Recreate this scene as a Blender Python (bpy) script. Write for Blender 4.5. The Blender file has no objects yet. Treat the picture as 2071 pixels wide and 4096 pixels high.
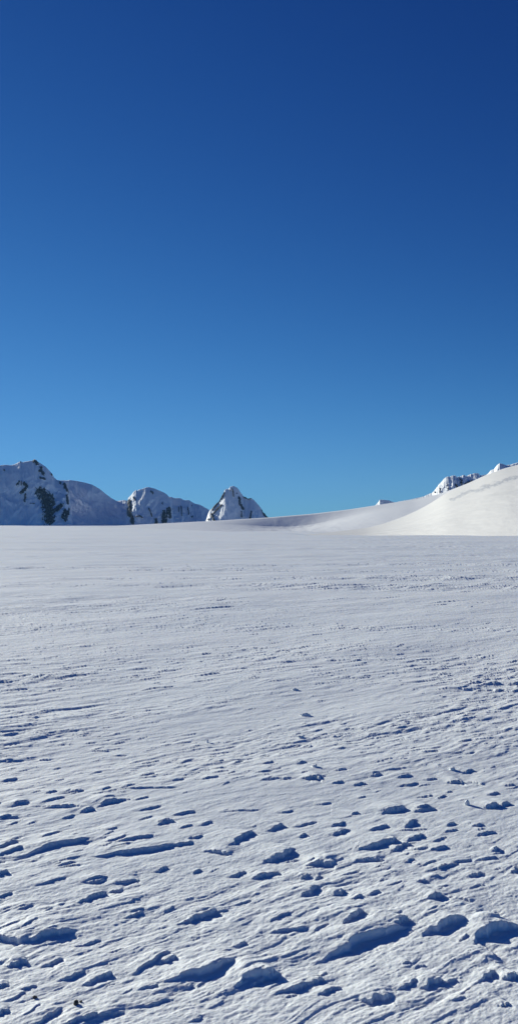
import bpy, math, random
import numpy as np

random.seed(7)
rng = np.random.default_rng(11)
scene = bpy.context.scene
COL = scene.collection

# ------------------------------------------------------------------ camera numbers
F = 3408.0            # focal length in pixels of the full 2071 x 4096 frame
CX, CY = 1035.5, 2048.0
EYE = 1.6
PITCH = math.atan((2095.0 - CY) / F)      # horizon sits a little below the middle
SUN_AZ = math.radians(-44.0)              # from +Y, negative = left
SUN_EL = math.radians(15.5)

def ray(px, py):
    px = np.asarray(px, float); py = np.asarray(py, float)
    X = (px - CX) / F; Z = (CY - py) / F
    c, s = math.cos(PITCH), math.sin(PITCH)
    return X, c - Z * s, s + Z * c

def at_depth(px, py, D):
    X, Y, Z = ray(px, py)
    t = D / Y
    return X * t, Y * t, EYE + Z * t

def on_ground(px, py, h=0.0):
    X, Y, Z = ray(px, py)
    t = (h - EYE) / Z
    return float(X * t), float(Y * t)

def project(x, y, z):
    c, s = math.cos(PITCH), math.sin(PITCH)
    yy = y * c + (z - EYE) * s
    zz = -y * s + (z - EYE) * c
    return CX + F * x / yy, CY - F * zz / yy

# ------------------------------------------------------------------ noise
def _hash(ix, iy, seed):
    h = (ix.astype(np.int64) * 374761393 + iy.astype(np.int64) * 668265263 + seed * 974634777) & 0xFFFFFFFF
    h = ((h ^ (h >> 13)) * 1274126177) & 0xFFFFFFFF
    h = (h ^ (h >> 16)) & 0xFFFFFFFF
    return h

def perlin(x, y, seed=0):
    xi = np.floor(x); yi = np.floor(y)
    fx = x - xi; fy = y - yi
    u = fx * fx * fx * (fx * (fx * 6 - 15) + 10)
    v = fy * fy * fy * (fy * (fy * 6 - 15) + 10)
    xi = xi.astype(np.int64); yi = yi.astype(np.int64)
    def g(dx, dy):
        a = _hash(xi + dx, yi + dy, seed) * (2 * math.pi / 4294967296.0)
        return np.cos(a) * (fx - dx) + np.sin(a) * (fy - dy)
    a = g(0, 0); b = g(1, 0); c = g(0, 1); d = g(1, 1)
    return ((a + (b - a) * u) + ((c + (d - c) * u) - (a + (b - a) * u)) * v) * 1.5

def fbm(x, y, seed=0, octv=4, gain=0.5, lac=2.03):
    s = np.zeros(np.broadcast(x, y).shape); a = 1.0
    for k in range(octv):
        s += a * perlin(x, y, seed + k * 17)
        x = x * lac + 5.3; y = y * lac - 3.1; a *= gain
    return s

def ridged(x, y, seed=0, octv=4, gain=0.5):
    s = np.zeros(np.broadcast(x, y).shape); a = 1.0
    for k in range(octv):
        s += a * (1 - 2 * np.abs(perlin(x, y, seed + k * 13)))
        x = x * 2.1 + 1.7; y = y * 2.1 + 9.2; a *= gain
    return s

def sstep(a, b, x):
    t = np.clip((x - a) / (b - a), 0, 1)
    return t * t * (3 - 2 * t)

# ------------------------------------------------------------------ materials
def new_mat(name):
    m = bpy.data.materials.new(name); m.use_nodes = True
    nt = m.node_tree
    for n in list(nt.nodes): nt.nodes.remove(n)
    out = nt.nodes.new('ShaderNodeOutputMaterial')
    p = nt.nodes.new('ShaderNodeBsdfPrincipled')
    nt.links.new(p.outputs[0], out.inputs[0])
    return m, nt, p

def noise_node(nt, scale, detail=4, rough=0.55, vec=None, dist=0.0):
    n = nt.nodes.new('ShaderNodeTexNoise')
    n.inputs['Scale'].default_value = scale; n.inputs['Detail'].default_value = detail
    n.inputs['Roughness'].default_value = rough; n.inputs['Distortion'].default_value = dist
    if vec is not None: nt.links.new(vec, n.inputs['Vector'])
    return n

def ramp(nt, fac, stops):
    r = nt.nodes.new('ShaderNodeValToRGB')
    e = r.color_ramp.elements
    while len(e) < len(stops): e.new(0.5)
    for k, (p, c) in enumerate(stops):
        e[k].position = p; e[k].color = (*c, 1)
    nt.links.new(fac, r.inputs[0])
    return r

def snow_mat(name, c0, c1, cscale, bumps, rough=0.6, spec=0.25, stretch=None):
    m, nt, p = new_mat(name)
    tc = nt.nodes.new('ShaderNodeTexCoord')
    vec = tc.outputs['Object']
    if stretch:
        mp = nt.nodes.new('ShaderNodeMapping'); mp.vector_type = 'TEXTURE'
        mp.inputs['Rotation'].default_value = (0, 0, stretch[0])
        mp.inputs['Scale'].default_value = (stretch[1], 1, 1)
        nt.links.new(vec, mp.inputs['Vector']); svec = mp.outputs[0]
    else:
        svec = vec
    n = noise_node(nt, cscale, 5, 0.6, svec)
    n2 = noise_node(nt, cscale * 0.11, 4, 0.6, svec)
    av = nt.nodes.new('ShaderNodeMath'); av.operation = 'MULTIPLY_ADD'
    av.inputs[1].default_value = 0.5
    hf = nt.nodes.new('ShaderNodeMath'); hf.operation = 'MULTIPLY'; hf.inputs[1].default_value = 0.5
    nt.links.new(n2.outputs['Fac'], hf.inputs[0])
    nt.links.new(n.outputs['Fac'], av.inputs[0]); nt.links.new(hf.outputs[0], av.inputs[2])
    r = ramp(nt, av.outputs[0], [(0.38, c0), (0.62, c1)])
    nt.links.new(r.outputs[0], p.inputs['Base Color'])
    p.inputs['Roughness'].default_value = rough
    p.inputs['Specular IOR Level'].default_value = spec
    prev = None
    for sc, dist, aniso in bumps:
        b = nt.nodes.new('ShaderNodeBump')
        b.inputs['Strength'].default_value = 1.0
        b.inputs['Distance'].default_value = dist
        nn = noise_node(nt, sc, 3, 0.6, svec if aniso else vec)
        nt.links.new(nn.outputs['Fac'], b.inputs['Height'])
        if prev: nt.links.new(prev.outputs[0], b.inputs['Normal'])
        prev = b
    if prev: nt.links.new(prev.outputs[0], p.inputs['Normal'])
    return m

WIND = math.radians(36.0)
M_PLAIN = snow_mat('wind_packed_snow', (0.83, 0.86, 0.87), (0.925, 0.93, 0.915), 0.55,
                   [(9.0, 0.005, True), (48.0, 0.0014, True), (120.0, 0.0016, False), (330.0, 0.0007, False)], 0.6, 0.25, (WIND, 3.0))
pn = [n for n in M_PLAIN.node_tree.nodes if n.type == 'BSDF_PRINCIPLED'][0]
pn.subsurface_method = 'RANDOM_WALK' if hasattr(pn, 'subsurface_method') else 'RANDOM_WALK'
pn.inputs['Subsurface Weight'].default_value = 0.35
pn.inputs['Subsurface Radius'].default_value = (1.0, 0.9, 0.75)
pn.inputs['Subsurface Scale'].default_value = 0.008
M_HILL = snow_mat('hill_snow', (0.745, 0.73, 0.70), (0.79, 0.77, 0.74), 0.03,
                  [(0.12, 0.16, False), (0.9, 0.03, False)], 0.65, 0.15)
M_SLOPE = snow_mat('slope_snow', (0.85, 0.86, 0.87), (0.89, 0.89, 0.89), 0.05,
                   [(0.12, 0.16, False), (0.9, 0.04, False)], 0.65, 0.15)
M_MTN = snow_mat('mountain_snow', (0.90, 0.92, 0.94), (0.95, 0.96, 0.97), 0.006,
                 [(0.012, 2.5, False), (0.06, 0.5, False)], 0.7, 0.1)

def rock_mat(name, a, b, sc):
    m, nt, p = new_mat(name)
    tc = nt.nodes.new('ShaderNodeTexCoord')
    n = noise_node(nt, sc, 6, 0.65, tc.outputs['Object'])
    r = ramp(nt, n.outputs['Fac'], [(0.3, a), (0.58, b), (0.66, (0.30, 0.31, 0.33))])
    nt.links.new(r.outputs[0], p.inputs['Base Color'])
    p.inputs['Roughness'].default_value = 0.9
    bp = nt.nodes.new('ShaderNodeBump'); bp.inputs['Distance'].default_value = 0.2 / sc
    nt.links.new(n.outputs['Fac'], bp.inputs['Height']); nt.links.new(bp.outputs[0], p.inputs['Normal'])
    return m
M_ROCK = rock_mat('dark_rock', (0.042, 0.048, 0.068), (0.095, 0.10, 0.125), 0.045)
M_PEBBLE = rock_mat('pebble_stone', (0.035, 0.035, 0.03), (0.075, 0.07, 0.06), 90.0)
M_ICE = snow_mat('blue_ice', (0.66, 0.65, 0.62), (0.79, 0.775, 0.73), 0.5,
                 [(0.5, 0.5, False), (2.0, 0.12, False)], 0.4, 0.4)
M_CHUNK = snow_mat('crusted_snow', (0.74, 0.77, 0.80), (0.86, 0.87, 0.88), 20.0,
                   [(60.0, 0.004, False), (200.0, 0.001, False)], 0.6, 0.25)

# ------------------------------------------------------------------ mesh helpers
def mesh_from(name, co, quads, mat, parent=None, smooth=True):
    me = bpy.data.meshes.new(name)
    co = np.ascontiguousarray(co, np.float32); quads = np.ascontiguousarray(quads, np.int32)
    me.vertices.add(len(co)); me.vertices.foreach_set('co', co.ravel())
    n = quads.shape[1]
    me.loops.add(quads.size); me.loops.foreach_set('vertex_index', quads.ravel())
    me.polygons.add(len(quads))
    me.polygons.foreach_set('loop_start', np.arange(0, quads.size, n, dtype=np.int32))
    me.polygons.foreach_set('loop_total', np.full(len(quads), n, np.int32))
    me.update(calc_edges=True); me.validate()
    if smooth: me.shade_smooth()
    else: me.shade_flat()
    me.materials.append(mat)
    o = bpy.data.objects.new(name, me); COL.objects.link(o)
    if parent: o.parent = parent
    return o

def tag(o, label, cat, kind=None, group=None):
    o['label'] = label; o['category'] = cat
    if kind: o['kind'] = kind
    if group: o['group'] = group
    return o

def grid_quads(nr, nc, wrap=False):
    i = np.arange(nr - 1)[:, None]
    j = np.arange(nc if wrap else nc - 1)[None, :]
    j2 = (j + 1) % nc
    a = i * nc + j; b = i * nc + j2
    c = (i + 1) * nc + j2; d = (i + 1) * nc + j
    return np.stack(np.broadcast_arrays(a, b, c, d), -1).reshape(-1, 4)

# ------------------------------------------------------------------ snow plain
deg = math.radians
az = np.concatenate([
    np.arange(-180, -42, 3.0), np.arange(-42, -21, 0.09), np.arange(-21, 21, 0.036),
    np.arange(21, 42, 0.09), np.arange(42, 180, 3.0)]) * math.pi / 180
dep = np.concatenate([
    np.arange(80, 36, -0.25), np.arange(36, 6, -0.028), np.arange(6, 0.09, -0.018)]) * math.pi / 180
Rr = np.concatenate([EYE / np.tan(dep), np.geomspace(1060, 7500, 22)])
NR, NC = len(Rr), len(az)
R2 = Rr[:, None]; A2 = az[None, :]
Xg = (R2 * np.sin(A2)); Yg = (R2 * np.cos(A2))
Rf = np.broadcast_to(R2, Xg.shape)

# distance at which the plain rolls off, by direction (in photo columns)
PXg = CX + F * np.tan(np.clip(az, -1.2, 1.2))
edge = np.interp(PXg, [-900, 0, 330, 600, 900, 1130, 1236, 2071, 3200],
                 [1500, 900, 430, 260, 168, 138, 112, 108, 112])

def ground_coarse(r, edge_):
    over = np.clip(r - edge_, 0, None)
    return -np.minimum(over * over / (edge_ * 2.2) * 0.12, 6.0)

cw, sw = math.cos(WIND), math.sin(WIND)
U = Xg * cw + Yg * sw
V = -Xg * sw + Yg * cw
near = 1 - sstep(30, 90, Rf)
midf = 1 - sstep(14, 30, Rf)
close = 1 - sstep(6, 11, Rf)

Z = np.zeros_like(Xg)
# gentle undulation
Z += 0.020 * fbm(U / 3.2, V / 1.7, 3, 2) * near
# far undulation, longer with distance
Z += sstep(18, 60, Rf) * 0.085 * fbm(Xg / 16, Yg / 6, 5, 3)
Z += sstep(60, 180, Rf) * 0.10 * fbm(Xg / 60, Yg / 22, 6, 2)
patch = np.clip(0.50 + 1.15 * fbm(U / 3.4, V / 1.5, 21, 3), 0.08, 1.6)
band = np.clip(0.30 + 1.3 * fbm(Xg / 22, Yg / 2.6, 31, 3), 0.05, 1.8)
rough = np.where(Rf < 9, patch, band * sstep(9, 13, Rf) + patch * (1 - sstep(9, 13, Rf)))
rough = patch * (1 - sstep(7, 12, Rf)) + band * sstep(7, 12, Rf)

def choppy(fn, k, it=3):
    """shift the field toward the lee by its own height: steep lee faces, long windward backs"""
    h = fn(0.0)
    for _ in range(it - 1):
        h = fn(k * h)
    return h

warpU = 0.10 * perlin(U / 0.5, V / 0.4, 91); warpV = 0.05 * perlin(U / 0.4, V / 0.3, 92)
Uw, Vw = U + warpU, V + warpV
m1 = choppy(lambda d: fbm(Uw / 0.85, (Vw + d) / 0.21, 41, 4, 0.48), 0.075)
Z += 0.0058 * m1 * rough * midf
m2 = choppy(lambda d: fbm(Uw / 0.30, (Vw + d) / 0.075, 51, 3, 0.5), 0.030)
Z += 0.0042 * m2 * (0.35 + 0.65 * rough) * (1 - sstep(12, 22, Rf))
far1 = fbm(U / 1.7, V / 0.8, 61, 3, 0.55)
Z += 0.022 * fbm(Xg / 9.0 + 0.05 * Yg, Yg / 1.6, 63, 2, 0.5) * band * sstep(12, 26, Rf) * (1 - sstep(70, 150, Rf))
Z += 0.024 * far1 * band * sstep(10, 22, Rf) * (1 - sstep(60, 130, Rf))
Z += 0.0019 * fbm(U / 0.075, V / 0.032, 71, 3, 0.55) * close * (0.35 + 0.65 * patch)
m3 = choppy(lambda d: fbm(Uw / 0.60, (Vw + d) / 0.15, 55, 4, 0.55), 0.05)
Z += 0.0068 * m3 * (0.45 + 0.55 * rough) * sstep(5.5, 9, Rf) * (1 - sstep(22, 36, Rf))
del m1, m2, m3, far1, warpU, warpV, Uw, Vw

# --- individual sastrugi: sharp crest, shaded steep lee, long windward back, blunt nose
def sastrugi(pts, H, wiggle=0.42, seed=0, back=10.0, nose=0.10, scoop=0.50):
    """pts: ground polyline of the crest, tip first, nose last"""
    global Z
    P = np.array(pts, float)
    seg = np.linalg.norm(np.diff(P, axis=0), axis=1); L = seg.sum()
    a = P[0]; d = P[-1] - P[0]; Ld = np.linalg.norm(d); d /= Ld
    nrm = np.array([-d[1], d[0]])
    if nrm @ np.array([math.sin(SUN_AZ), math.cos(SUN_AZ)]) < 0: nrm = -nrm
    ss = (P - a) @ d; tt = (P - a) @ nrm
    o = np.argsort(ss); ss, tt = ss[o], tt[o]
    wb = back * H; rad = max(Ld * 0.85, wb * 2.0) + 0.02
    c = a + d * Ld * 0.5
    rc = math.hypot(*c); ac = math.atan2(c[0], c[1])
    i0, i1 = np.searchsorted(Rr, [rc - rad, rc + rad])
    w = math.asin(min(0.95, rad / rc))
    j0, j1 = np.searchsorted(az, [ac - w, ac + w])
    if i1 - i0 < 2 or j1 - j0 < 2: return
    x = Xg[i0:i1, j0:j1] - a[0]; y = Yg[i0:i1, j0:j1] - a[1]
    s = x * d[0] + y * d[1]; t = x * nrm[0] + y * nrm[1]
    q0 = s / Ld
    tc = np.interp(s, ss, tt)
    ks = 3.2 / Ld
    w_ = s * ks
    off = wiggle * H * 2.2 * fbm(w_ + seed * 3.7, t * 0 + seed, seed + 200, 3, 0.5)
    fade = np.exp(-np.clip(t - tc, 0, None) / (1.3 * H))
    q = t - tc - off * fade
    soft = nose + 0.45 * np.clip(q / wb, 0, 1.2)
    along = sstep(-0.06 - soft * 0.6, 0.55, q0) ** 0.8 * (1 - sstep(1.0 - soft, 1.0 + soft * 0.8, q0 + 0.12 * fade * off / H))
    along = along * (1 + 0.30 * fade * fbm(w_ * 1.3 + 9 + seed, t * 0, seed + 300, 2))
    lee = H * 0.32
    # the back breaks down into a few wind-cut flutes
    flute = 1 + 0.16 * (1 - fade) * fbm(t / (wb * 0.45) + seed, s / (wb * 2.2), seed + 400, 3)
    prof = np.where(q > 0, np.exp(-np.abs(q / wb) ** 1.15) * flute, 1 - sstep(0.0, 1.0, -q / lee))
    hollow = -scoop * np.where(q < 0, np.exp(-np.clip(-q / (2.6 * H), 0, None) ** 2), 0) * sstep(0, 1.0, -q / lee)
    Z[i0:i1, j0:j1] += H * along * (0.66 * prof + hollow)

def photo_crest(px, th, jitter=0):
    """px: crest polyline in photo pixels, th: thickness of its shade in photo pixels"""
    xm = sum(p[0] for p in px) / len(px); ym = sum(p[1] for p in px) / len(px)
    gx, gy = on_ground(xm, ym); R = math.hypot(gx, gy)
    dl = math.atan2(EYE, R)
    H = th * R * 0.66 / (F * (math.cos(dl) + 2.47 * math.sin(dl)))
    H *= 1.3 if R > 6.5 else 0.9
    if len(px) == 3 and px[1][1] < min(px[0][1], px[2][1]) - 2:      # a mound: the middle point is high, not far
        ch = px[0][1] + (px[2][1] - px[0][1]) * (px[1][0] - px[0][0]) / (px[2][0] - px[0][0])
        px = [px[0], (px[1][0], ch + 0.2 * (px[1][1] - ch)), px[2]]
    pts = [on_ground(p[0], p[1], H) for p in px]
    if math.dist(pts[0], pts[-1]) < 1.2 * H:
        pts[0] = (pts[0][0] - 0.6 * H, pts[0][1] - 0.3 * H)
        pts[-1] = (pts[-1][0] + 0.6 * H, pts[-1][1] + 0.3 * H)
    sastrugi(pts, H, seed=jitter)

def Lz(*p): return [(x * 0.7988, 3200 + y * 0.7988) for x, y in p]
def Rz(*p): return [(1030 + x * 0.7995, 3200 + y * 0.7995) for x, y in p]
def Mz(ox, oy, k, *p): return [(ox + x * k, oy + y * k) for x, y in p]

CRESTS = [
    (Lz((115, 262), (265, 205), (440, 180)), 44), (Lz((450, 270), (700, 235), (880, 208)), 44),
    (Lz((870, 215), (965, 205)), 28), (Lz((570, 205), (760, 172)), 30), (Lz((860, 75), (970, 55)), 24),
    (Lz((1145, 215), (1255, 146)), 46), (Lz((1020, 245), (1080, 222), (1150, 258)), 32),
    (Lz((380, 500), (525, 440)), 46), (Lz((545, 445), (612, 440)), 26), (Lz((570, 405), (690, 388)), 32),
    (Lz((100, 685), (270, 585), (365, 632)), 62), (Lz((-60, 660), (20, 648), (115, 690)), 54),
    (Lz((620, 575), (715, 547)), 28), (Lz((890, 595), (1068, 526)), 58), (Lz((380, 715), (502, 684)), 30),
    (Lz((30, 810), (132, 780)), 52), (Lz((410, 905), (558, 838)), 52), (Lz((290, 890), (432, 842)), 34),
    (Lz((660, 850), (840, 745)), 40), (Lz((790, 800), (880, 760)), 48),
    (Lz((830, 880), (1000, 825), (1168, 780)), 70), (Lz((1175, 895), (1240, 850), (1400, 840)), 74),
    (Lz((680, 940), (792, 912)), 28), (Lz((700, 1020), (852, 978)), 32), (Lz((150, 1120), (305, 1026)), 44),
    (Lz((290, 1120), (400, 1046), (475, 1050)), 48), (Lz((470, 1062), (612, 1040)), 34),
    (Lz((-30, 1060), (48, 1036)), 36), (Lz((-40, 925), (42, 905)), 38), (Lz((1140, 375), (1222, 352)), 32),
    (Lz((280, 325), (372, 302)), 22), (Lz((-40, 240), (82, 192)), 30), (Lz((-40, 275), (112, 226)), 26),
    (Lz((80, 545), (162, 520)), 22), (Lz((430, 405), (522, 392)), 30), (Lz((210, 820), (312, 776)), 38),
    (Lz((-50, 372), (42, 342)), 36), (Lz((490, 15), (585, -4)), 26), (Lz((410, 50), (472, 36)), 22),
    (Lz((1090, 65), (1300, 52)), 12), (Lz((910, 930), (968, 905)), 30), (Lz((950, 1100), (1015, 1075)), 26),
    (Lz((960, 360), (1005, 338)), 26), (Lz((780, 350), (835, 322)), 30), (Lz((150, 30), (330, 25), (400, 35)), 14),
    (Lz((1265, 385), (1330, 370)), 28), (Lz((690, 100), (765, 85)), 14), (Lz((895, 145), (960, 125)), 18),
    (Lz((1000, 130), (1060, 105)), 20), (Lz((790, 115), (850, 100)), 16), (Lz((940, 190), (1015, 178)), 22),
    (Lz((-20, 480), (60, 455)), 26), (Lz((60, 15), (140, 5)), 22), (Lz((0, 90), (90, 78)), 20),
    (Lz((90, 650), (190, 595)), 20), (Lz((100, 940), (180, 918)), 24), (Lz((110, 1085), (200, 1020)), 16),
    (Lz((820, 560), (870, 530)), 18), (Lz((1170, 520), (1250, 500)), 20), (Lz((1180, 730), (1230, 700)), 26),
    (Rz((325, 755), (420, 690), (560, 636), (730, 598)), 100), (Rz((690, 605), (735, 575)), 60),
    (Rz((820, 640), (900, 600), (1010, 576)), 82), (Rz((1070, 670), (1160, 600), (1270, 588)), 104),
    (Rz((1110, 705), (1195, 775)), 44), (Rz((420, 610), (515, 540)), 58), (Rz((45, 655), (110, 628), (245, 634)), 32),
    (Rz((30, 290), (182, 226)), 58), (Rz((240, 305), (310, 262), (388, 304)), 54), (Rz((500, 235), (695, 176)), 54),
    (Rz((660, 245), (748, 206)), 34), (Rz((735, 195), (832, 162)), 36), (Rz((755, 245), (850, 236)), 20),
    (Rz((860, 245), (942, 225)), 26), (Rz((485, 295), (550, 270), (622, 292)), 32), (Rz((-30, 385), (102, 355)), 32),
    (Rz((215, 470), (294, 422)), 48), (Rz((375, 465), (432, 442)), 44), (Rz((845, 480), (915, 462)), 60),
    (Rz((1010, 485), (1060, 502)), 22), (Rz((1150, 545), (1205, 568)), 42), (Rz((500, 975), (590, 922), (672, 960)), 68),
    (Rz((690, 940), (788, 890)), 42), (Rz((810, 920), (908, 874)), 62), (Rz((925, 905), (988, 886)), 28),
    (Rz((1105, 885), (1172, 840)), 52), (Rz((1220, 870), (1288, 850)), 62), (Rz((80, 945), (242, 896)), 52),
    (Rz((250, 905), (322, 876)), 42), (Rz((300, 955), (395, 916)), 42), (Rz((720, 815), (758, 806)), 26),
    (Rz((-40, 890), (82, 836)), 62), (Rz((790, 410), (842, 402)), 24), (Rz((365, 170), (448, 146)), 32),
    (Rz((360, 135), (437, 106)), 26), (Rz((550, 150), (647, 122)), 28), (Rz((45, 145), (127, 112)), 38),
    (Rz((180, 130), (292, 112)), 22), (Rz((610, 50), (732, 32)), 26), (Rz((785, 35), (862, 22)), 26),
    (Rz((840, 355), (992, 316)), 24), (Rz((1040, 375), (1122, 356)), 30), (Rz((1085, 300), (1192, 276)), 22),
    (Rz((733, 130), (782, 86)), 42), (Rz((1085, 165), (1178, 146)), 24), (Rz((1070, 125), (1122, 110)), 24),
    (Rz((940, 120), (982, 104)), 26), (Rz((550, 480), (607, 460)), 22), (Rz((1200, 1020), (1252, 1004)), 42),
    (Rz((690, 160), (830, 140)), 14), (Rz((800, 335), (885, 305)), 16), (Rz((100, 65), (180, 55)), 18),
    (Rz((290, 25), (365, 15)), 16), (Rz((1130, 25), (1200, 12)), 26), (Rz((1215, 15), (1260, 5)), 22),
    (Rz((1260, 350), (1310, 330)), 40), (Rz((1170, 245), (1200, 220)), 36), (Rz((200, 180), (245, 165)), 26),
    (Rz((210, 390), (255, 375)), 26), (Rz((285, 395), (315, 370)), 28), (Rz((470, 495), (520, 475)), 26),
    (Rz((50, 610), (150, 565)), 22), (Rz((640, 440), (720, 412)), 14), (Rz((870, 360), (905, 375)), 24),
    # middle distance, left and right of the smooth patch
    (Mz(0, 2900, .5376, (290, 580), (400, 545), (500, 530)), 22), (Mz(0, 2900, .5376, (60, 605), (210, 572)), 18),
    (Mz(0, 2900, .5376, (310, 612), (420, 600), (560, 600)), 18), (Mz(0, 2900, .5376, (720, 600), (790, 560), (950, 545)), 30),
    (Mz(0, 2900, .5376, (590, 640), (700, 605)), 24), (Mz(0, 2900, .5376, (-30, 690), (75, 668)), 22),
    (Mz(0, 2900, .5376, (1010, 640), (1190, 602)), 20), (Mz(0, 2900, .5376, (830, 500), (950, 470), (1300, 468)), 16),
    (Mz(0, 2900, .5376, (0, 410), (130, 385)), 20), (Mz(0, 2900, .5376, (670, 182), (740, 165), (800, 185)), 14),
    (Mz(0, 2900, .5376, (280, 250), (330, 232), (380, 250)), 14), (Mz(0, 2900, .5376, (820, 225), (870, 208), (940, 218)), 13),
    (Mz(0, 2900, .5376, (1030, 378), (1150, 352)), 18), (Mz(0, 2900, .5376, (980, 565), (1110, 535)), 15),
    (Mz(0, 2900, .5376, (750, 490), (825, 460)), 18), (Mz(0, 2900, .5376, (520, 515), (615, 490)), 14),
    (Mz(0, 2900, .5376, (330, 510), (420, 490)), 16), (Mz(0, 2900, .5376, (830, 135), (930, 112)), 10),
    (Mz(0, 2900, .5376, (40, 158), (120, 146)), 10), (Mz(0, 2900, .5376, (460, 690), (560, 660)), 18),
    (Mz(0, 2900, .5376, (1170, 735), (1280, 700)), 30),
    (Mz(1370, 2900, .5384, (200, 380), (285, 360)), 20), (Mz(1370, 2900, .5384, (390, 385), (500, 362)), 24),
    (Mz(1370, 2900, .5384, (400, 445), (560, 422)), 20), (Mz(1370, 2900, .5384, (770, 405), (835, 388), (885, 402)), 30),
    (Mz(1370, 2900, .5384, (70, 450), (158, 428)), 22), (Mz(1370, 2900, .5384, (600, 400), (690, 388)), 16),
    (Mz(1370, 2900, .5384, (940, 405), (1030, 425)), 18), (Mz(1370, 2900, .5384, (1070, 510), (1155, 488)), 18),
    (Mz(1370, 2900, .5384, (545, 530), (660, 512)), 16), (Mz(1370, 2900, .5384, (270, 640), (460, 595)), 36),
    (Mz(1370, 2900, .5384, (530, 630), (580, 592), (670, 598)), 32), (Mz(1370, 2900, .5384, (1055, 600), (1145, 570)), 28),
    (Mz(1370, 2900, .5384, (1170, 580), (1240, 562)), 24), (Mz(1370, 2900, .5384, (880, 345), (965, 318)), 22),
    (Mz(1370, 2900, .5384, (580, 210), (700, 196)), 14), (Mz(1370, 2900, .5384, (850, 135), (960, 118)), 12),
    (Mz(1370, 2900, .5384, (1190, 440), (1270, 430)), 18), (Mz(1370, 2900, .5384, (700, 535), (760, 512)), 16),
    (Mz(1370, 2900, .5384, (60, 660), (112, 642)), 24),
    (Mz(700, 2760, .5376, (280, 535), (365, 514)), 14), (Mz(700, 2760, .5376, (430, 545), (500, 514)), 18),
    (Mz(700, 2760, .5376, (580, 625), (650, 600), (720, 606)), 18), (Mz(700, 2760, .5376, (650, 548), (735, 530)), 16),
    (Mz(700, 2760, .5376, (940, 655), (1010, 624), (1080, 652)), 34), (Mz(700, 2760, .5376, (630, 680), (770, 664)), 16),
    (Mz(700, 2760, .5376, (775, 676), (865, 660)), 16), (Mz(700, 2760, .5376, (1180, 605), (1270, 592)), 16),
    (Mz(700, 2760, .5376, (1165, 700), (1245, 684)), 18), (Mz(700, 2760, .5376, (180, 665), (320, 646)), 18),
    (Mz(700, 2760, .5376, (900, 555), (965, 535)), 20), (Mz(700, 2760, .5376, (-20, 680), (65, 660)), 16),
    (Mz(700, 2760, .5376, (250, 580), (365, 575)), 16),
    # long steps on the right, farther out
    (Mz(1650, 2650, .3233, (275, 312), (420, 300), (560, 304), (720, 315)), 10), (Mz(1650, 2650, .3233, (670, 248), (835, 232)), 9),
    (Mz(1650, 2650, .3233, (880, 248), (960, 232), (1060, 222)), 13), (Mz(1650, 2650, .3233, (1160, 245), (1320, 232)), 11),
    (Mz(1650, 2650, .3233, (760, 326), (970, 312)), 10), (Mz(1650, 2650, .3233, (990, 326), (1040, 306), (1100, 325)), 10),
    (Mz(1650, 2650, .3233, (1230, 345), (1320, 325)), 9), (Mz(1650, 2650, .3233, (-160, 30), (90, 14)), 6),
    (Mz(0, 2400, .5376, (410, 575), (520, 555), (630, 545)), 9), (Mz(0, 2400, .5376, (-20, 668), (120, 655), (215, 648)), 10),
    (Mz(0, 2400, .5376, (220, 580), (330, 558)), 7), (Mz(0, 2400, .5376, (1040, 660), (1130, 640), (1300, 630)), 10),
]
for k, (p, th) in enumerate(CRESTS):
    photo_crest(p, th, k + 1)

# --- random smaller sastrugi everywhere around the viewer
def scatter(n, r0, r1, h0, h1, seed, dens_power=1.0, slim=(7, 20)):
    rg = np.random.default_rng(seed)
    k = 0
    while k < n:
        r = math.sqrt(rg.uniform(r0 * r0, r1 * r1)); a = rg.uniform(-0.62, 0.62)
        i = min(NR - 1, np.searchsorted(Rr, r)); j = min(NC - 1, np.searchsorted(az, a))
        if rg.uniform(0, 1.3) > rough[i, j] ** dens_power: continue
        H = h0 * (h1 / h0) ** (rg.uniform() ** 1.7)
        L = H * rg.uniform(*slim)
        th = WIND + rg.normal(0, 0.16)
        x, y = r * math.sin(a), r * math.cos(a)
        d = np.array([math.cos(th), math.sin(th)]); nn = np.array([-d[1], d[0]])
        p0 = np.array([x, y]) - d * L / 2; p2 = np.array([x, y]) + d * L / 2
        pm = np.array([x, y]) + nn * rg.normal(0, 0.08) * L
        sastrugi([p0, pm, p2], H, seed=1000 + seed * 1000 + k, back=rg.uniform(5, 10), scoop=0.35)
        k += 1
scatter(170, 1.4, 3.9, 0.0022, 0.0065, 1)
scatter(520, 3.9, 5.6, 0.003, 0.0085, 5)
scatter(3000, 5.0, 9.0, 0.0024, 0.0078, 2)
scatter(4800, 8.5, 16.0, 0.0042, 0.0125, 3, 1.2, (9, 28))
scatter(2200, 15.0, 36.0, 0.008, 0.020, 4, 1.6, (18, 60))

# fine broken crust on the near snow
Z += 0.0010 * fbm(U / 0.022, V / 0.016, 77, 2, 0.5) * (1 - sstep(3.5, 6.0, Rf))
Z *= 1 - sstep(250, 600, Rf) * 0.8
Z += ground_coarse(Rf, np.broadcast_to(edge[None, :], Rf.shape))
Z[Rf < 1.0] *= 0.3

co = np.stack([Xg, Yg, Z], -1).reshape(-1, 3)
quads = grid_quads(NR, NC, wrap=True)[:, ::-1]
c_i = len(co)
co = np.vstack([co, [[0, 0, 0]]])
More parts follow.
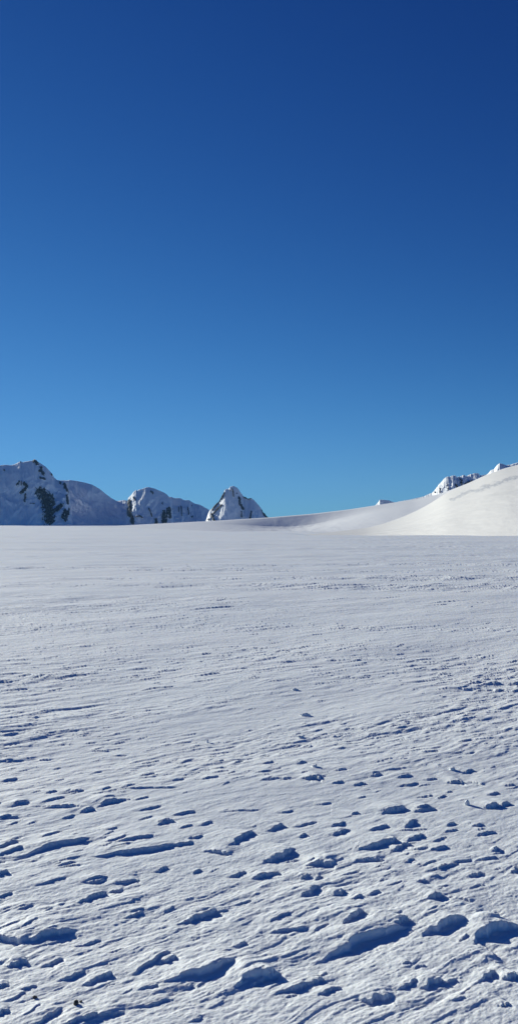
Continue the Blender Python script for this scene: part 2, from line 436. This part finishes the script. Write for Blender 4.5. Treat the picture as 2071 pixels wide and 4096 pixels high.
# close the little disc under the viewer with degenerate-free triangles as a separate fan of quads
fan = []
for j in range(0, NC - 1, 2):
    fan.append((c_i, (j + 2) % NC, j + 1, j))
quads = np.vstack([quads, np.array(fan, np.int64)[:, ::-1]])
plain = mesh_from('snow_plain', co, quads, M_PLAIN)
tag(plain, 'wide flat plain of wind-carved snow with shaded ridges in the foreground', 'snow field', 'structure')
ZG = Z
def ground_z(x, y):
    i = min(NR - 1, np.searchsorted(Rr, math.hypot(x, y))); j = min(NC - 1, np.searchsorted(az, math.atan2(x, y)))
    return float(ZG[i, j])

# ------------------------------------------------------------------ ridges, hills and mountains
def crest_arrays(pts, n, smooth_px=0.0):
    p = np.array(pts, float); p = p[np.argsort(p[:, 0], kind='stable')]
    px = np.linspace(p[0, 0], p[-1, 0], n)
    py = np.interp(px, p[:, 0], p[:, 1])
    if smooth_px > 0:
        k = max(1, int(smooth_px / (px[1] - px[0])))
        ker = np.hanning(2 * k + 3); ker /= ker.sum()
        pad = len(ker) // 2
        py = np.convolve(np.pad(py, pad, mode='reflect', reflect_type='odd'), ker, 'valid')
    return px, py

def landform(name, mat, crest, D, front, n, m, zbase, gpow=1.2, back=1.0, smooth=0.0,
             spur=(0, 1, 1), relief=0.0, jag=0.0, seed=0, rocks=(), rock_push=6.0, lean=0.0, split=True,
             gfun=None, profile_noise=None, rock_name='rock_face', rock_mat_=None, thr=0.0, namp=0.8, rough_rock=0.9, coarse=False):
    px, py = crest_arrays(crest, n, smooth)
    Dc = np.array([D(v) for v in px]) if callable(D) else np.full(n, float(D))
    if jag: py = py + jag * fbm(px / 6.0, px * 0 + seed, seed + 5, 3, 0.6)
    cx, cy, cz = at_depth(px, py, Dc)
    Fr = np.array([front(v) for v in px]) if callable(front) else np.full(n, float(front))
    kk = np.hanning(max(5, n // 7 * 2 + 1)); kk /= kk.sum()
    Fr = np.convolve(np.pad(Fr, len(kk) // 2, mode='edge'), kk, 'valid'); Dc = np.convolve(np.pad(Dc, len(kk) // 2, mode='edge'), kk, 'valid')
    zb = np.array([zbase(v) for v in px]) if callable(zbase) else np.full(n, float(zbase))
    s = np.linspace(0, 1, m)[:, None]
    g = s ** gpow if gfun is None else gfun(s, px[None, :])
    k = 1 - (Fr / Dc)[None, :] * (1 - s)
    wob = np.sin(np.pi * np.clip(s, 0, 1)) ** 0.8
    lat = (px / F * np.mean(Dc))[None, :]
    if spur[0]:
        sp = ridged((lat + lean * (1 - s) * Fr[None, :]) / spur[1], s * spur[2] + 0 * lat, seed + 40, 4, 0.55)
        k = k - spur[0] / Dc[None, :] * sp * wob
    z = zb[None, :] + (cz - zb)[None, :] * g
    if relief:
        z = z + relief * fbm(lat / (relief * 7), s * Fr[None, :] / (relief * 9), seed + 60, 4, 0.55) * wob
    if profile_noise is not None:
        z = z + profile_noise(px[None, :], s, lat)
    x = cx[None, :] * k; y = cy[None, :] * k
    # back slope
    mb = 10
    sb = np.linspace(0, 1, mb + 1)[1:, None]
    kb = 1 + (back * Fr / Dc)[None, :] * sb
    zbk = cz[None, :] + (zb - 3 - cz)[None, :] * sb ** 1.1
    x = np.vstack([x, cx[None, :] * kb]); y = np.vstack([y, cy[None, :] * kb]); z = np.vstack([z, zbk])
    mt = m + mb
    co = np.stack([x, y, z], -1).reshape(-1, 3)
    q = grid_quads(mt, n)[:, ::-1]
    q = q[:, ::-1] if False else q
    # which faces are rock
    owner = np.full(len(q), -1)
    if rocks:
        ppx, ppy = project(co[:, 0], co[:, 1], co[:, 2])
        nz = 0.75 * fbm(ppx / 7.0, ppy / 9.0, seed + 80, 4, 0.65) + 0.55 * fbm(ppx / 2.6 , ppy / 5.0, seed + 88, 3, 0.6)
        if coarse: nz = fbm(ppx / 30.0, ppy / 14.0, seed + 80, 3, 0.5) + 0.25 * fbm(ppx / 7.0, ppy / 5.0, seed + 83, 2, 0.5)
        best = np.full(len(co), -9.0); own = np.full(len(co), -1)
        for ri, (line, wdt) in enumerate(rocks):
            d = np.full(len(co), 1e9)
            L = line if len(line) > 1 else [line[0], (line[0][0] + 0.01, line[0][1] + 0.01)]
            for (x0, y0), (x1, y1) in zip(L[:-1], L[1:]):
                dx, dy = x1 - x0, y1 - y0
                t = np.clip(((ppx - x0) * dx + (ppy - y0) * dy) / (dx * dx + dy * dy), 0, 1)
                d = np.minimum(d, np.hypot(ppx - x0 - t * dx, ppy - y0 - t * dy))
            f = 1 - d / wdt
            u = f > best
            best[u] = f[u]; own[u] = ri
        val = best + nz * namp + thr
        lim = best > -0.75
        isfront = np.repeat(np.arange(mt) < m, n)
        rockv = (val > 0) & lim & isfront
        fv = rockv[q].sum(1) >= 3
        owner = np.where(fv, own[q[:, 0]], -1)
        # push rock out and roughen it
        push = np.where(rockv, np.clip(val, 0, 1) * rock_push, 0.0)
        rr = rock_push * rough_rock * ridged(ppx / 3.0, ppy / 4.5, seed + 99, 3)
        push = push + np.where(rockv, rr * np.clip(val * 2, 0, 1), 0)
        hd = np.hypot(co[:, 0], co[:, 1])
        co = co.copy()
        co[:, 0] -= co[:, 0] / hd * push; co[:, 1] -= co[:, 1] / hd * push
    def sub(qs):
        used = np.unique(qs); mp = np.full(len(co), -1); mp[used] = np.arange(len(used))
        return co[used], mp[qs]
    base = mesh_from(name, *sub(q[owner < 0]), mat)
    for ri in range(len(rocks)):
        qs = q[owner == ri]
        if len(qs) < 6: continue
        mesh_from(rock_name, *sub(qs), rock_mat_ or M_ROCK, base)
    return base

def Z1(*p): return [(x * .2304, 1820 + y * .2304) for x, y in p]
def Z2(*p): return [(480 + x * .2304, 1920 + y * .2304) for x, y in p]
def Z3(*p): return [(800 + x * .2304, 1920 + y * .2304) for x, y in p]
def Z4(*p): return [(1700 + x * .285, 1830 + y * .285) for x, y in p]

W = .2304 * 1.15
landform('mountain', M_MTN, [
    (-800, 2125), (-700, 2060), (-550, 1950), (-400, 1880), (-250, 1840), (-100, 1868), (0, 1861.5), (23, 1859), (46, 1861),
    (62, 1856), (76, 1849), (83, 1845), (91, 1849), (111, 1845), (131, 1842), (138, 1837), (147, 1839.6), (154, 1848),
    (168, 1856), (184, 1867), (203, 1887), (212, 1898), (217, 1909), (228, 1919), (251, 1924), (264, 1930), (272, 1952),
    (279, 1980), (284, 2020), (288, 2070), (292, 2125)],
    4000, 340, 900, 150, -25, 1.15, spur=(34, 210, 1.2), relief=8, jag=1.0, seed=1, lean=0.25, rocks=[
        (Z1((600, 100), (655, 150)), 26 * W), (Z1((720, 215), (705, 270), (765, 325)), 24 * W), (Z1((700, 395), (785, 412)), 18 * W),
        (Z1((300, 520), (338, 455)), 15 * W), (Z1((380, 450), (373, 530)), 10 * W), (Z1((425, 490), (475, 525), (440, 590), (365, 655)), 26 * W),
        (Z1((447, 680), (430, 805)), 15 * W), (Z1((655, 600), (632, 670)), 19 * W), (Z1((530, 842), (600, 842)), 9 * W),
        (Z1((720, 650), (790, 740), (820, 850), (850, 1000), (860, 1120)), 84 * W), (Z1((890, 700), (930, 850)), 34 * W),
        (Z1((960, 960), (1075, 880)), 36 * W), (Z1((1135, 955), (1085, 1080)), 20 * W), (Z1((1160, 990), (1140, 1125)), 28 * W),
        (Z1((1125, 505), (1150, 590), (1200, 635)), 24 * W), (Z1((1165, 700), (1182, 840)), 20 * W), (Z1((1055, 480)), 20 * W),
        (Z1((365, 118)), 18 * W), (Z1((78, 262)), 16 * W), (Z1((905, 340)), 18 * W), (Z1((1205, 930), (1195, 1040)), 16 * W)])
tag(bpy.data.objects['mountain'], 'broad snow-covered mountain on the far left with the largest black rock patches', 'mountain', 'structure')

def mountain(label, *a, **k):
    o = landform('mountain', M_MTN, *a, **k)
    tag(o, label, 'mountain', 'structure'); return o

mountain('smooth rounded snow shoulder sloping down between two rockier mountains, without rock', [
    (110, 2125), (160, 2040), (200, 1960), (241, 1921), (267, 1922), (280, 1920), (310, 1924), (344, 1931), (370, 1939), (400, 1956), (421, 1973.5),
    (447, 1993), (469, 2004.5), (495, 2000.6), (507, 2001.5), (540, 2020), (600, 2080), (640, 2125)],
    4600, 480, 420, 110, -25, 1.2, spur=(35, 240, 1.0), relief=9, jag=0.5, seed=2)
mountain('dome-topped snow mountain with a dark rock strip down its left edge', [
    (500, 2125), (504, 2080), (507, 2040), (509, 2008), (514.5, 1991), (526, 1980), (533, 1969.5), (544.5, 1959.6), (549, 1962.6), (558, 1958),
    (572, 1954.5), (583.7, 1950), (593, 1948), (604, 1950.4), (618, 1954), (641, 1963.8), (659.7, 1972), (671, 1981), (677, 1987),
    (683, 1994), (688, 2020), (694, 2060), (702, 2125)],
    4300, 300, 420, 120, -25, 1.1, spur=(17, 150, 1.2), relief=4, jag=0.8, seed=3, lean=0.2, rocks=[
        (Z2((150, 370), (165, 460), (160, 590)), 36 * W), (Z2((150, 560), (205, 640), (220, 740)), 28 * W), (Z2((270, 640), (340, 620), (390, 655)), 12 * W),
        (Z2((540, 195), (582, 240)), 13 * W), (Z2((735, 400)), 18 * W), (Z2((505, 490), (560, 630)), 11 * W), (Z2((625, 690), (628, 752)), 25 * W),
        (Z2((230, 300), (265, 340)), 12 * W), (Z2((760, 550), (750, 745)), 28 * W), (Z2((825, 500), (800, 740)), 17 * W), (Z2((862, 490), (868, 640)), 26 * W)])
mountain('low fluted snow ridge with two dark rock ribs beside the sharp peak', [
    (640, 2125), (650, 2070), (658, 2040), (671, 2015), (676, 1989), (683, 1987), (699, 1992.6), (722, 1992.6), (736, 2000.6), (756.5, 2000.6),
    (766, 2007.5), (780, 2014.5), (800, 2019), (818, 2029), (839, 2041), (860, 2065), (885, 2125)],
    4450, 250, 420, 110, -25, 1.1, spur=(13, 80, 0.8), relief=3, jag=1.0, seed=4, lean=0.1, rocks=[
        (Z2((885, 500), (905, 745)), 24 * W),
        (Z2((1065, 460), (1076, 610)), 10 * W), (Z2((1020, 470), (1022, 540)), 7 * W), (Z2((1180, 470), (1200, 600)), 9 * W), (Z2((1245, 440)), 13 * W), (Z2((1250, 640)), 15 * W)])
mountain('sharp pyramid-shaped snow peak standing alone near the middle of the skyline', [
    (812, 2125), (822, 2090), (832, 2056), (839, 2041), (846, 2036), (858, 2021), (876, 2005), (885, 1987), (894.5, 1969.5), (901, 1958), (909, 1954.6),
    (913, 1957), (918.7, 1949), (926.7, 1945), (933.6, 1943.5), (943, 1947.7), (952, 1954.6), (959, 1965), (966, 1975), (975, 1987),
    (982, 1988), (991, 1995), (1003, 1992), (1012, 1997), (1023.5, 2008.7), (1035, 2021), (1046.5, 2037.5), (1053.5, 2051), (1058, 2052.5),
    (1065, 2063), (1074, 2071), (1095, 2090), (1125, 2125)],
    3700, 150, 460, 130, -20, 1.0, spur=(10, 110, 0.9), relief=2.0, thr=-0.22, namp=0.45, jag=1.0, seed=5, lean=-0.1, rocks=[
        (Z3((215, 515), (300, 400), (380, 300), (415, 225)), 21 * W), (Z3((205, 600), (242, 712)), 28 * W), (Z3((150, 685)), 22 * W),
        (Z3((235, 575), (310, 490), (372, 440)), 19 * W), (Z3((565, 160), (580, 275)), 15 * W), (Z3((640, 230)), 12 * W),
        (Z3((680, 300), (700, 420), (745, 505)), 23 * W), (Z3((722, 550), (720, 640)), 15 * W), (Z3((888, 550), (868, 662)), 17 * W),
        (Z3((765, 295), (830, 328), (885, 315)), 14 * W), (Z3((1075, 515), (1115, 600), (1165, 650)), 25 * W), (Z3((520, 185)), 12 * W)])
mountain('tiny snow peak poking over the snow slope, white left edge and blue shaded side', [
    (1480, 2060), (1498, 2023), (1510, 2011), (1518, 1998), (1528, 1999), (1540, 2000), (1554, 2001.5), (1565, 2006), (1577, 2009.5), (1640, 2013), (1680, 2045)],
    3000, 75, 200, 60, -10, 1.0, spur=(12, 70, 0.8), relief=5, jag=0.6, seed=6)
mountain('jagged pale ridge with black rock spots behind the right-hand hill', [
    (1570, 2025), (1590, 2007), (1640, 1998), (1690, 1987), (1728.5, 1969.6), (1737, 1961), (1751, 1941), (1763, 1928), (1777, 1912.6), (1782.6, 1908), (1797, 1906), (1805.5, 1903.5),
    (1817, 1901), (1824, 1907), (1837, 1907.5), (1848, 1900.7), (1855, 1900), (1865, 1904.7), (1877, 1898), (1899.5, 1892.7), (1911, 1894),
    (1919.5, 1901), (1936.5, 1900), (1942, 1897), (1962, 1905), (2010, 1935), (2060, 2000)],
    2600, 230, 480, 110, -5, 1.0, spur=(16, 60, 0.9), relief=5, jag=2.0, seed=7, thr=-0.45, rocks=[
        (Z4((198, 440), (206, 485)), 16 * .33), (Z4((305, 380), (320, 470)), 15 * .33), (Z4((430, 385), (445, 410)), 24 * .33),
        (Z4((495, 300), (510, 385)), 24 * .33), (Z4((560, 365), (640, 340)), 28 * .33), (Z4((350, 290)), 12 * .33), (Z4((130, 490)), 14 * .33), (Z4((830, 245)), 16 * .33)])
mountain('bright white snow peak rising behind the crest of the right-hand hill', [
    (1915, 1935), (1935, 1908), (1942, 1901), (1951, 1893), (1962, 1880), (1973.6, 1877), (1985, 1861), (1996.4, 1853), (2008, 1855.6), (2022, 1861), (2042, 1858.5),
    (2049, 1855), (2056, 1854), (2065, 1851), (2100, 1838), (2160, 1815), (2250, 1840), (2350, 1890), (2420, 1960)],
    2200, 190, 360, 90, 0, 1.0, spur=(30, 60, 0.9), relief=6, jag=1.2, seed=8)

SKY = [(250, 2112), (330, 2107), (450, 2104), (620, 2095), (840, 2084), (1070, 2070), (1250, 2055), (1400, 2037), (1500, 2021.5), (1620, 2003),
       (1657, 1998), (1760, 1975), (1863, 1936), (1946, 1898), (2018, 1872), (2064, 1861), (2200, 1815), (2400, 1765), (2700, 1720), (3000, 1700)]
def slope_g(s, px):
    w = np.exp(-((px - 1160) / 215.0) ** 2)
    st = np.interp(s, [0, 0.30, 0.77, 0.83, 0.96, 1.0], [0, 0.20, 0.36, 0.45, 0.96, 1.0])
    return s * (1 - w) + st * w
slope = landform('snow_slope', M_SLOPE, SKY, 1000, lambda v: np.interp(v, [250, 1200, 1600, 3000], [260, 260, 360, 430]),
                 1100, 150, -12.0, 1.0, gfun=slope_g, smooth=40, seed=21, back=0.5, jag=0.0,
                 profile_noise=lambda px, s, lat: np.sin(np.pi * s) * (0.28 * fbm(lat / 14, s * 9, 300, 4, 0.6) * np.exp(-((px - 1170) / 230.0) ** 2) + 0.12 * fbm(lat / 25, s * 12, 301, 3)))
tag(slope, 'long low snow slope rising to the right behind the plain, in the middle', 'hill', 'structure')

NEAR_CREST = [(1060, 2148), (1150, 2143), (1236, 2137), (1300, 2131), (1400, 2120), (1477, 2110), (1554, 2088), (1621, 2063), (1678, 2037), (1735, 2004),
              (1780, 1973), (1863, 1937), (1946, 1899), (2018, 1873), (2064, 1862), (2200, 1816), (2400, 1766), (2700, 1720), (3000, 1700)]
def near_D(v): return 600.0
def near_front(v):
    tanp = max((v - CX) / F, 0.02)
    return 600.0 - float(np.clip(54.0 / tanp, 150, np.interp(v, [1060, 1380, 1500], [500, 455, 600])))
def ice_pos(px): return np.interp(px, [1780, 1812, 1874, 1915, 1982, 2018, 2065, 2300], [2003, 1996, 1964, 1958, 1938, 1921, 1906, 1850])
ICE = [([(1800, 2001), (1838, 1982), (1874, 1966), (1915, 1958)], 9.0), ([(1915, 1958), (1950, 1947), (1985, 1936)], 11.0),
       ([(1985, 1936), (2018, 1920), (2065, 1907), (2200, 1870)], 9.0)]
hill = landform('snow_hill', M_HILL, NEAR_CREST, near_D, near_front, 1000, 260, -7.0, 1.0, smooth=60, seed=31, back=0.7,
                profile_noise=lambda px, s, lat: np.sin(np.pi * s) * (0.22 * fbm(lat / 34 + s * 3, s * 9, 310, 3, 0.45) + 0.05 * fbm(lat / 6 + s * 12, s * 60, 311, 2)),
                rocks=ICE, rock_name='ice_cliff', rock_mat_=M_ICE, rock_push=0.9, thr=-0.30, namp=0.8, rough_rock=0.05, coarse=True)
tag(hill, 'bright sunlit snow hill on the right with a broken ice band near its top', 'hill', 'structure')

# ------------------------------------------------------------------ small things lying on the snow
import bmesh
def lump(name, x, y, size, seed, mat, sink=0.25, rot=0.0, cube=False, sub=4):
    bm = bmesh.new()
    if cube:
        bmesh.ops.create_cube(bm, size=1.5)
        bmesh.ops.bevel(bm, geom=bm.edges[:], offset=0.16, segments=2, affect='EDGES')
        bmesh.ops.subdivide_edges(bm, edges=bm.edges[:], cuts=3, use_grid_fill=True)
    else:
        bmesh.ops.create_icosphere(bm, subdivisions=sub, radius=1.0)
    c = np.array([v.co[:] for v in bm.verts])
    n = 0.32 * fbm(c[:, 0] * 1.1 + seed, c[:, 1] * 1.1 + c[:, 2] * 0.7, seed, 4, 0.55) + 0.16 * fbm(c[:, 2] * 2.2 + seed, c[:, 0] * 1.7 - c[:, 1], seed + 3, 3)
    c = c * (1 + n)[:, None]
    c[:, 2] = np.where(c[:, 2] < -0.5, -0.5, c[:, 2])
    c = c * np.array(size)
    cr, sr = math.cos(rot), math.sin(rot)
    for v, p in zip(bm.verts, c):
        v.co = (p[0] * cr - p[1] * sr, p[0] * sr + p[1] * cr, p[2])
    me = bpy.data.meshes.new(name); bm.to_mesh(me); bm.free()
    me.shade_smooth(); me.materials.append(mat)
    o = bpy.data.objects.new(name, me); COL.objects.link(o)
    o.location = (x, y, ground_z(x, y) + size[2] * (1 - sink) * 0.5)
    return o

for px, py, sz, sd, lb in [
        (141, 3988, (.0075, .006, .0045), 3, 'small black pebble alone on bright snow, leftmost dark speck'),
        (305, 4016, (.0075, .0085, .010), 9, 'largest dark pebble, grey and upright, beside the bottom left ridge'),
        (324, 4004, (.0045, .0045, .004), 14, 'tiniest brown pebble just right of the larger grey pebble')]:
    x, y = on_ground(px, py)
    tag(lump('pebble', x, y, sz, sd, M_PEBBLE), lb, 'pebble', group='dark specks on the foreground snow')

for px, py, sz, sd, rt, cube, lb in [
        (1220, 2862, (.038, .026, .016), 21, 0.3, False, 'rounded snow chunk alone on the smooth middle of the plain'),
        (1204, 2950, (.034, .016, .015), 25, 0.9, True, 'slanted thin snow slab standing just below the rounded chunk'),
        (830, 2966, (.009, .008, .019), 33, 0.2, True, 'narrow upright snow splinter left of centre on smooth snow'),
        (1256, 3078, (.020, .016, .012), 41, 0.1, True, 'square snow block just above a large shaded mound'),
        (1805, 3082, (.020, .016, .012), 47, 0.4, True, 'square snow block on the right among long shaded ridges'),
        (1866, 3218, (.014, .012, .019), 55, 0.6, False, 'small upright snow stub on the right, below the square block among long shaded ridges'),
        (1180, 2762, (.028, .022, .015), 63, 0.2, False, 'small flat snow lump far out on the plain, right of centre')]:
    x, y = on_ground(px, py)
    tag(lump('snow_chunk', x, y, sz, sd, M_CHUNK, rot=rt, cube=cube), lb, 'snow chunk', group='loose snow chunks on the plain')

# ------------------------------------------------------------------ thin air between here and the mountains
hm = bpy.data.materials.new('thin_haze'); hm.use_nodes = True
hn = hm.node_tree
for n in list(hn.nodes): hn.nodes.remove(n)
ho = hn.nodes.new('ShaderNodeOutputMaterial'); hv = hn.nodes.new('ShaderNodeVolumePrincipled')
hv.inputs['Color'].default_value = (0.30, 0.66, 1.0, 1); hv.inputs['Density'].default_value = 0.000014
hn.links.new(hv.outputs[0], ho.inputs['Volume'])
bx = [(x, y, z) for z in (-40.0, 400.0) for (x, y) in ((-8000, -8000), (8000, -8000), (8000, 8000), (-8000, 8000))]
haze = mesh_from('haze', np.array(bx), np.array([(0, 3, 2, 1), (4, 5, 6, 7), (0, 1, 5, 4), (1, 2, 6, 5), (2, 3, 7, 6), (3, 0, 4, 7)]), hm, smooth=False)
tag(haze, 'thin clear mountain air that softens the far peaks', 'haze', 'stuff')

# ------------------------------------------------------------------ light, sky, camera
CURVE = (2.0, 1.8, 1.3); TINT = (0.145, 0.243, 0.490); SHOULDER = (0.93, 0.305, 0.113)     # thin high-altitude air: deep, saturated blue
w = bpy.data.worlds.new('World'); scene.world = w; w.use_nodes = True
nt = w.node_tree
bg = nt.nodes['Background']
sky = nt.nodes.new('ShaderNodeTexSky'); sky.sky_type = 'NISHITA'
sky.sun_disc = False
sky.sun_elevation = SUN_EL; sky.sun_rotation = SUN_AZ
sky.altitude = 4000; sky.air_density = 1.0; sky.dust_density = 0.5; sky.ozone_density = 3.0
sep = nt.nodes.new('ShaderNodeSeparateColor'); comb = nt.nodes.new('ShaderNodeCombineColor')
nt.links.new(sky.outputs[0], sep.inputs[0])
for k in range(3):
    pw = nt.nodes.new('ShaderNodeMath'); pw.operation = 'POWER'; pw.inputs[1].default_value = CURVE[k]
    ml = nt.nodes.new('ShaderNodeMath'); ml.operation = 'MULTIPLY'; ml.inputs[1].default_value = TINT[k]
    nt.links.new(sep.outputs[k], pw.inputs[0]); nt.links.new(pw.outputs[0], ml.inputs[0]); 
    sh = nt.nodes.new('ShaderNodeMath'); sh.operation = 'MULTIPLY_ADD'; sh.inputs[1].default_value = SHOULDER[k]; sh.inputs[2].default_value = 1.0
    dv = nt.nodes.new('ShaderNodeMath'); dv.operation = 'DIVIDE'
    nt.links.new(ml.outputs[0], sh.inputs[0]); nt.links.new(ml.outputs[0], dv.inputs[0]); nt.links.new(sh.outputs[0], dv.inputs[1])
    nt.links.new(dv.outputs[0], comb.inputs[k])
nt.links.new(comb.outputs[0], bg.inputs[0])
bg.inputs[1].default_value = 0.102

sun = bpy.data.lights.new('sun', 'SUN'); sun.energy = 4.05; sun.angle = math.radians(0.5)
sun.color = (0.985, 0.985, 0.865)
so = bpy.data.objects.new('sun', sun); COL.objects.link(so)
from mathutils import Vector
sd = Vector((math.sin(SUN_AZ) * math.cos(SUN_EL), math.cos(SUN_AZ) * math.cos(SUN_EL), math.sin(SUN_EL)))
so.rotation_euler = (-sd).to_track_quat('-Z', 'Y').to_euler()

cam = bpy.data.cameras.new('camera'); cam.sensor_fit = 'VERTICAL'; cam.sensor_height = 36
cam.lens = 36 * F / 4096.0
cam.clip_start = 0.05; cam.clip_end = 60000
cobj = bpy.data.objects.new('camera', cam); COL.objects.link(cobj)
cobj.location = (0, 0, EYE); cobj.rotation_euler = (math.pi / 2 + PITCH, 0, 0)
scene.camera = cobj
scene.cycles.max_bounces = 14; scene.cycles.diffuse_bounces = 8
scene.view_settings.view_transform = 'Standard'; scene.view_settings.look = 'None'
scene.view_settings.exposure = 0.6; scene.view_settings.gamma = 1.0
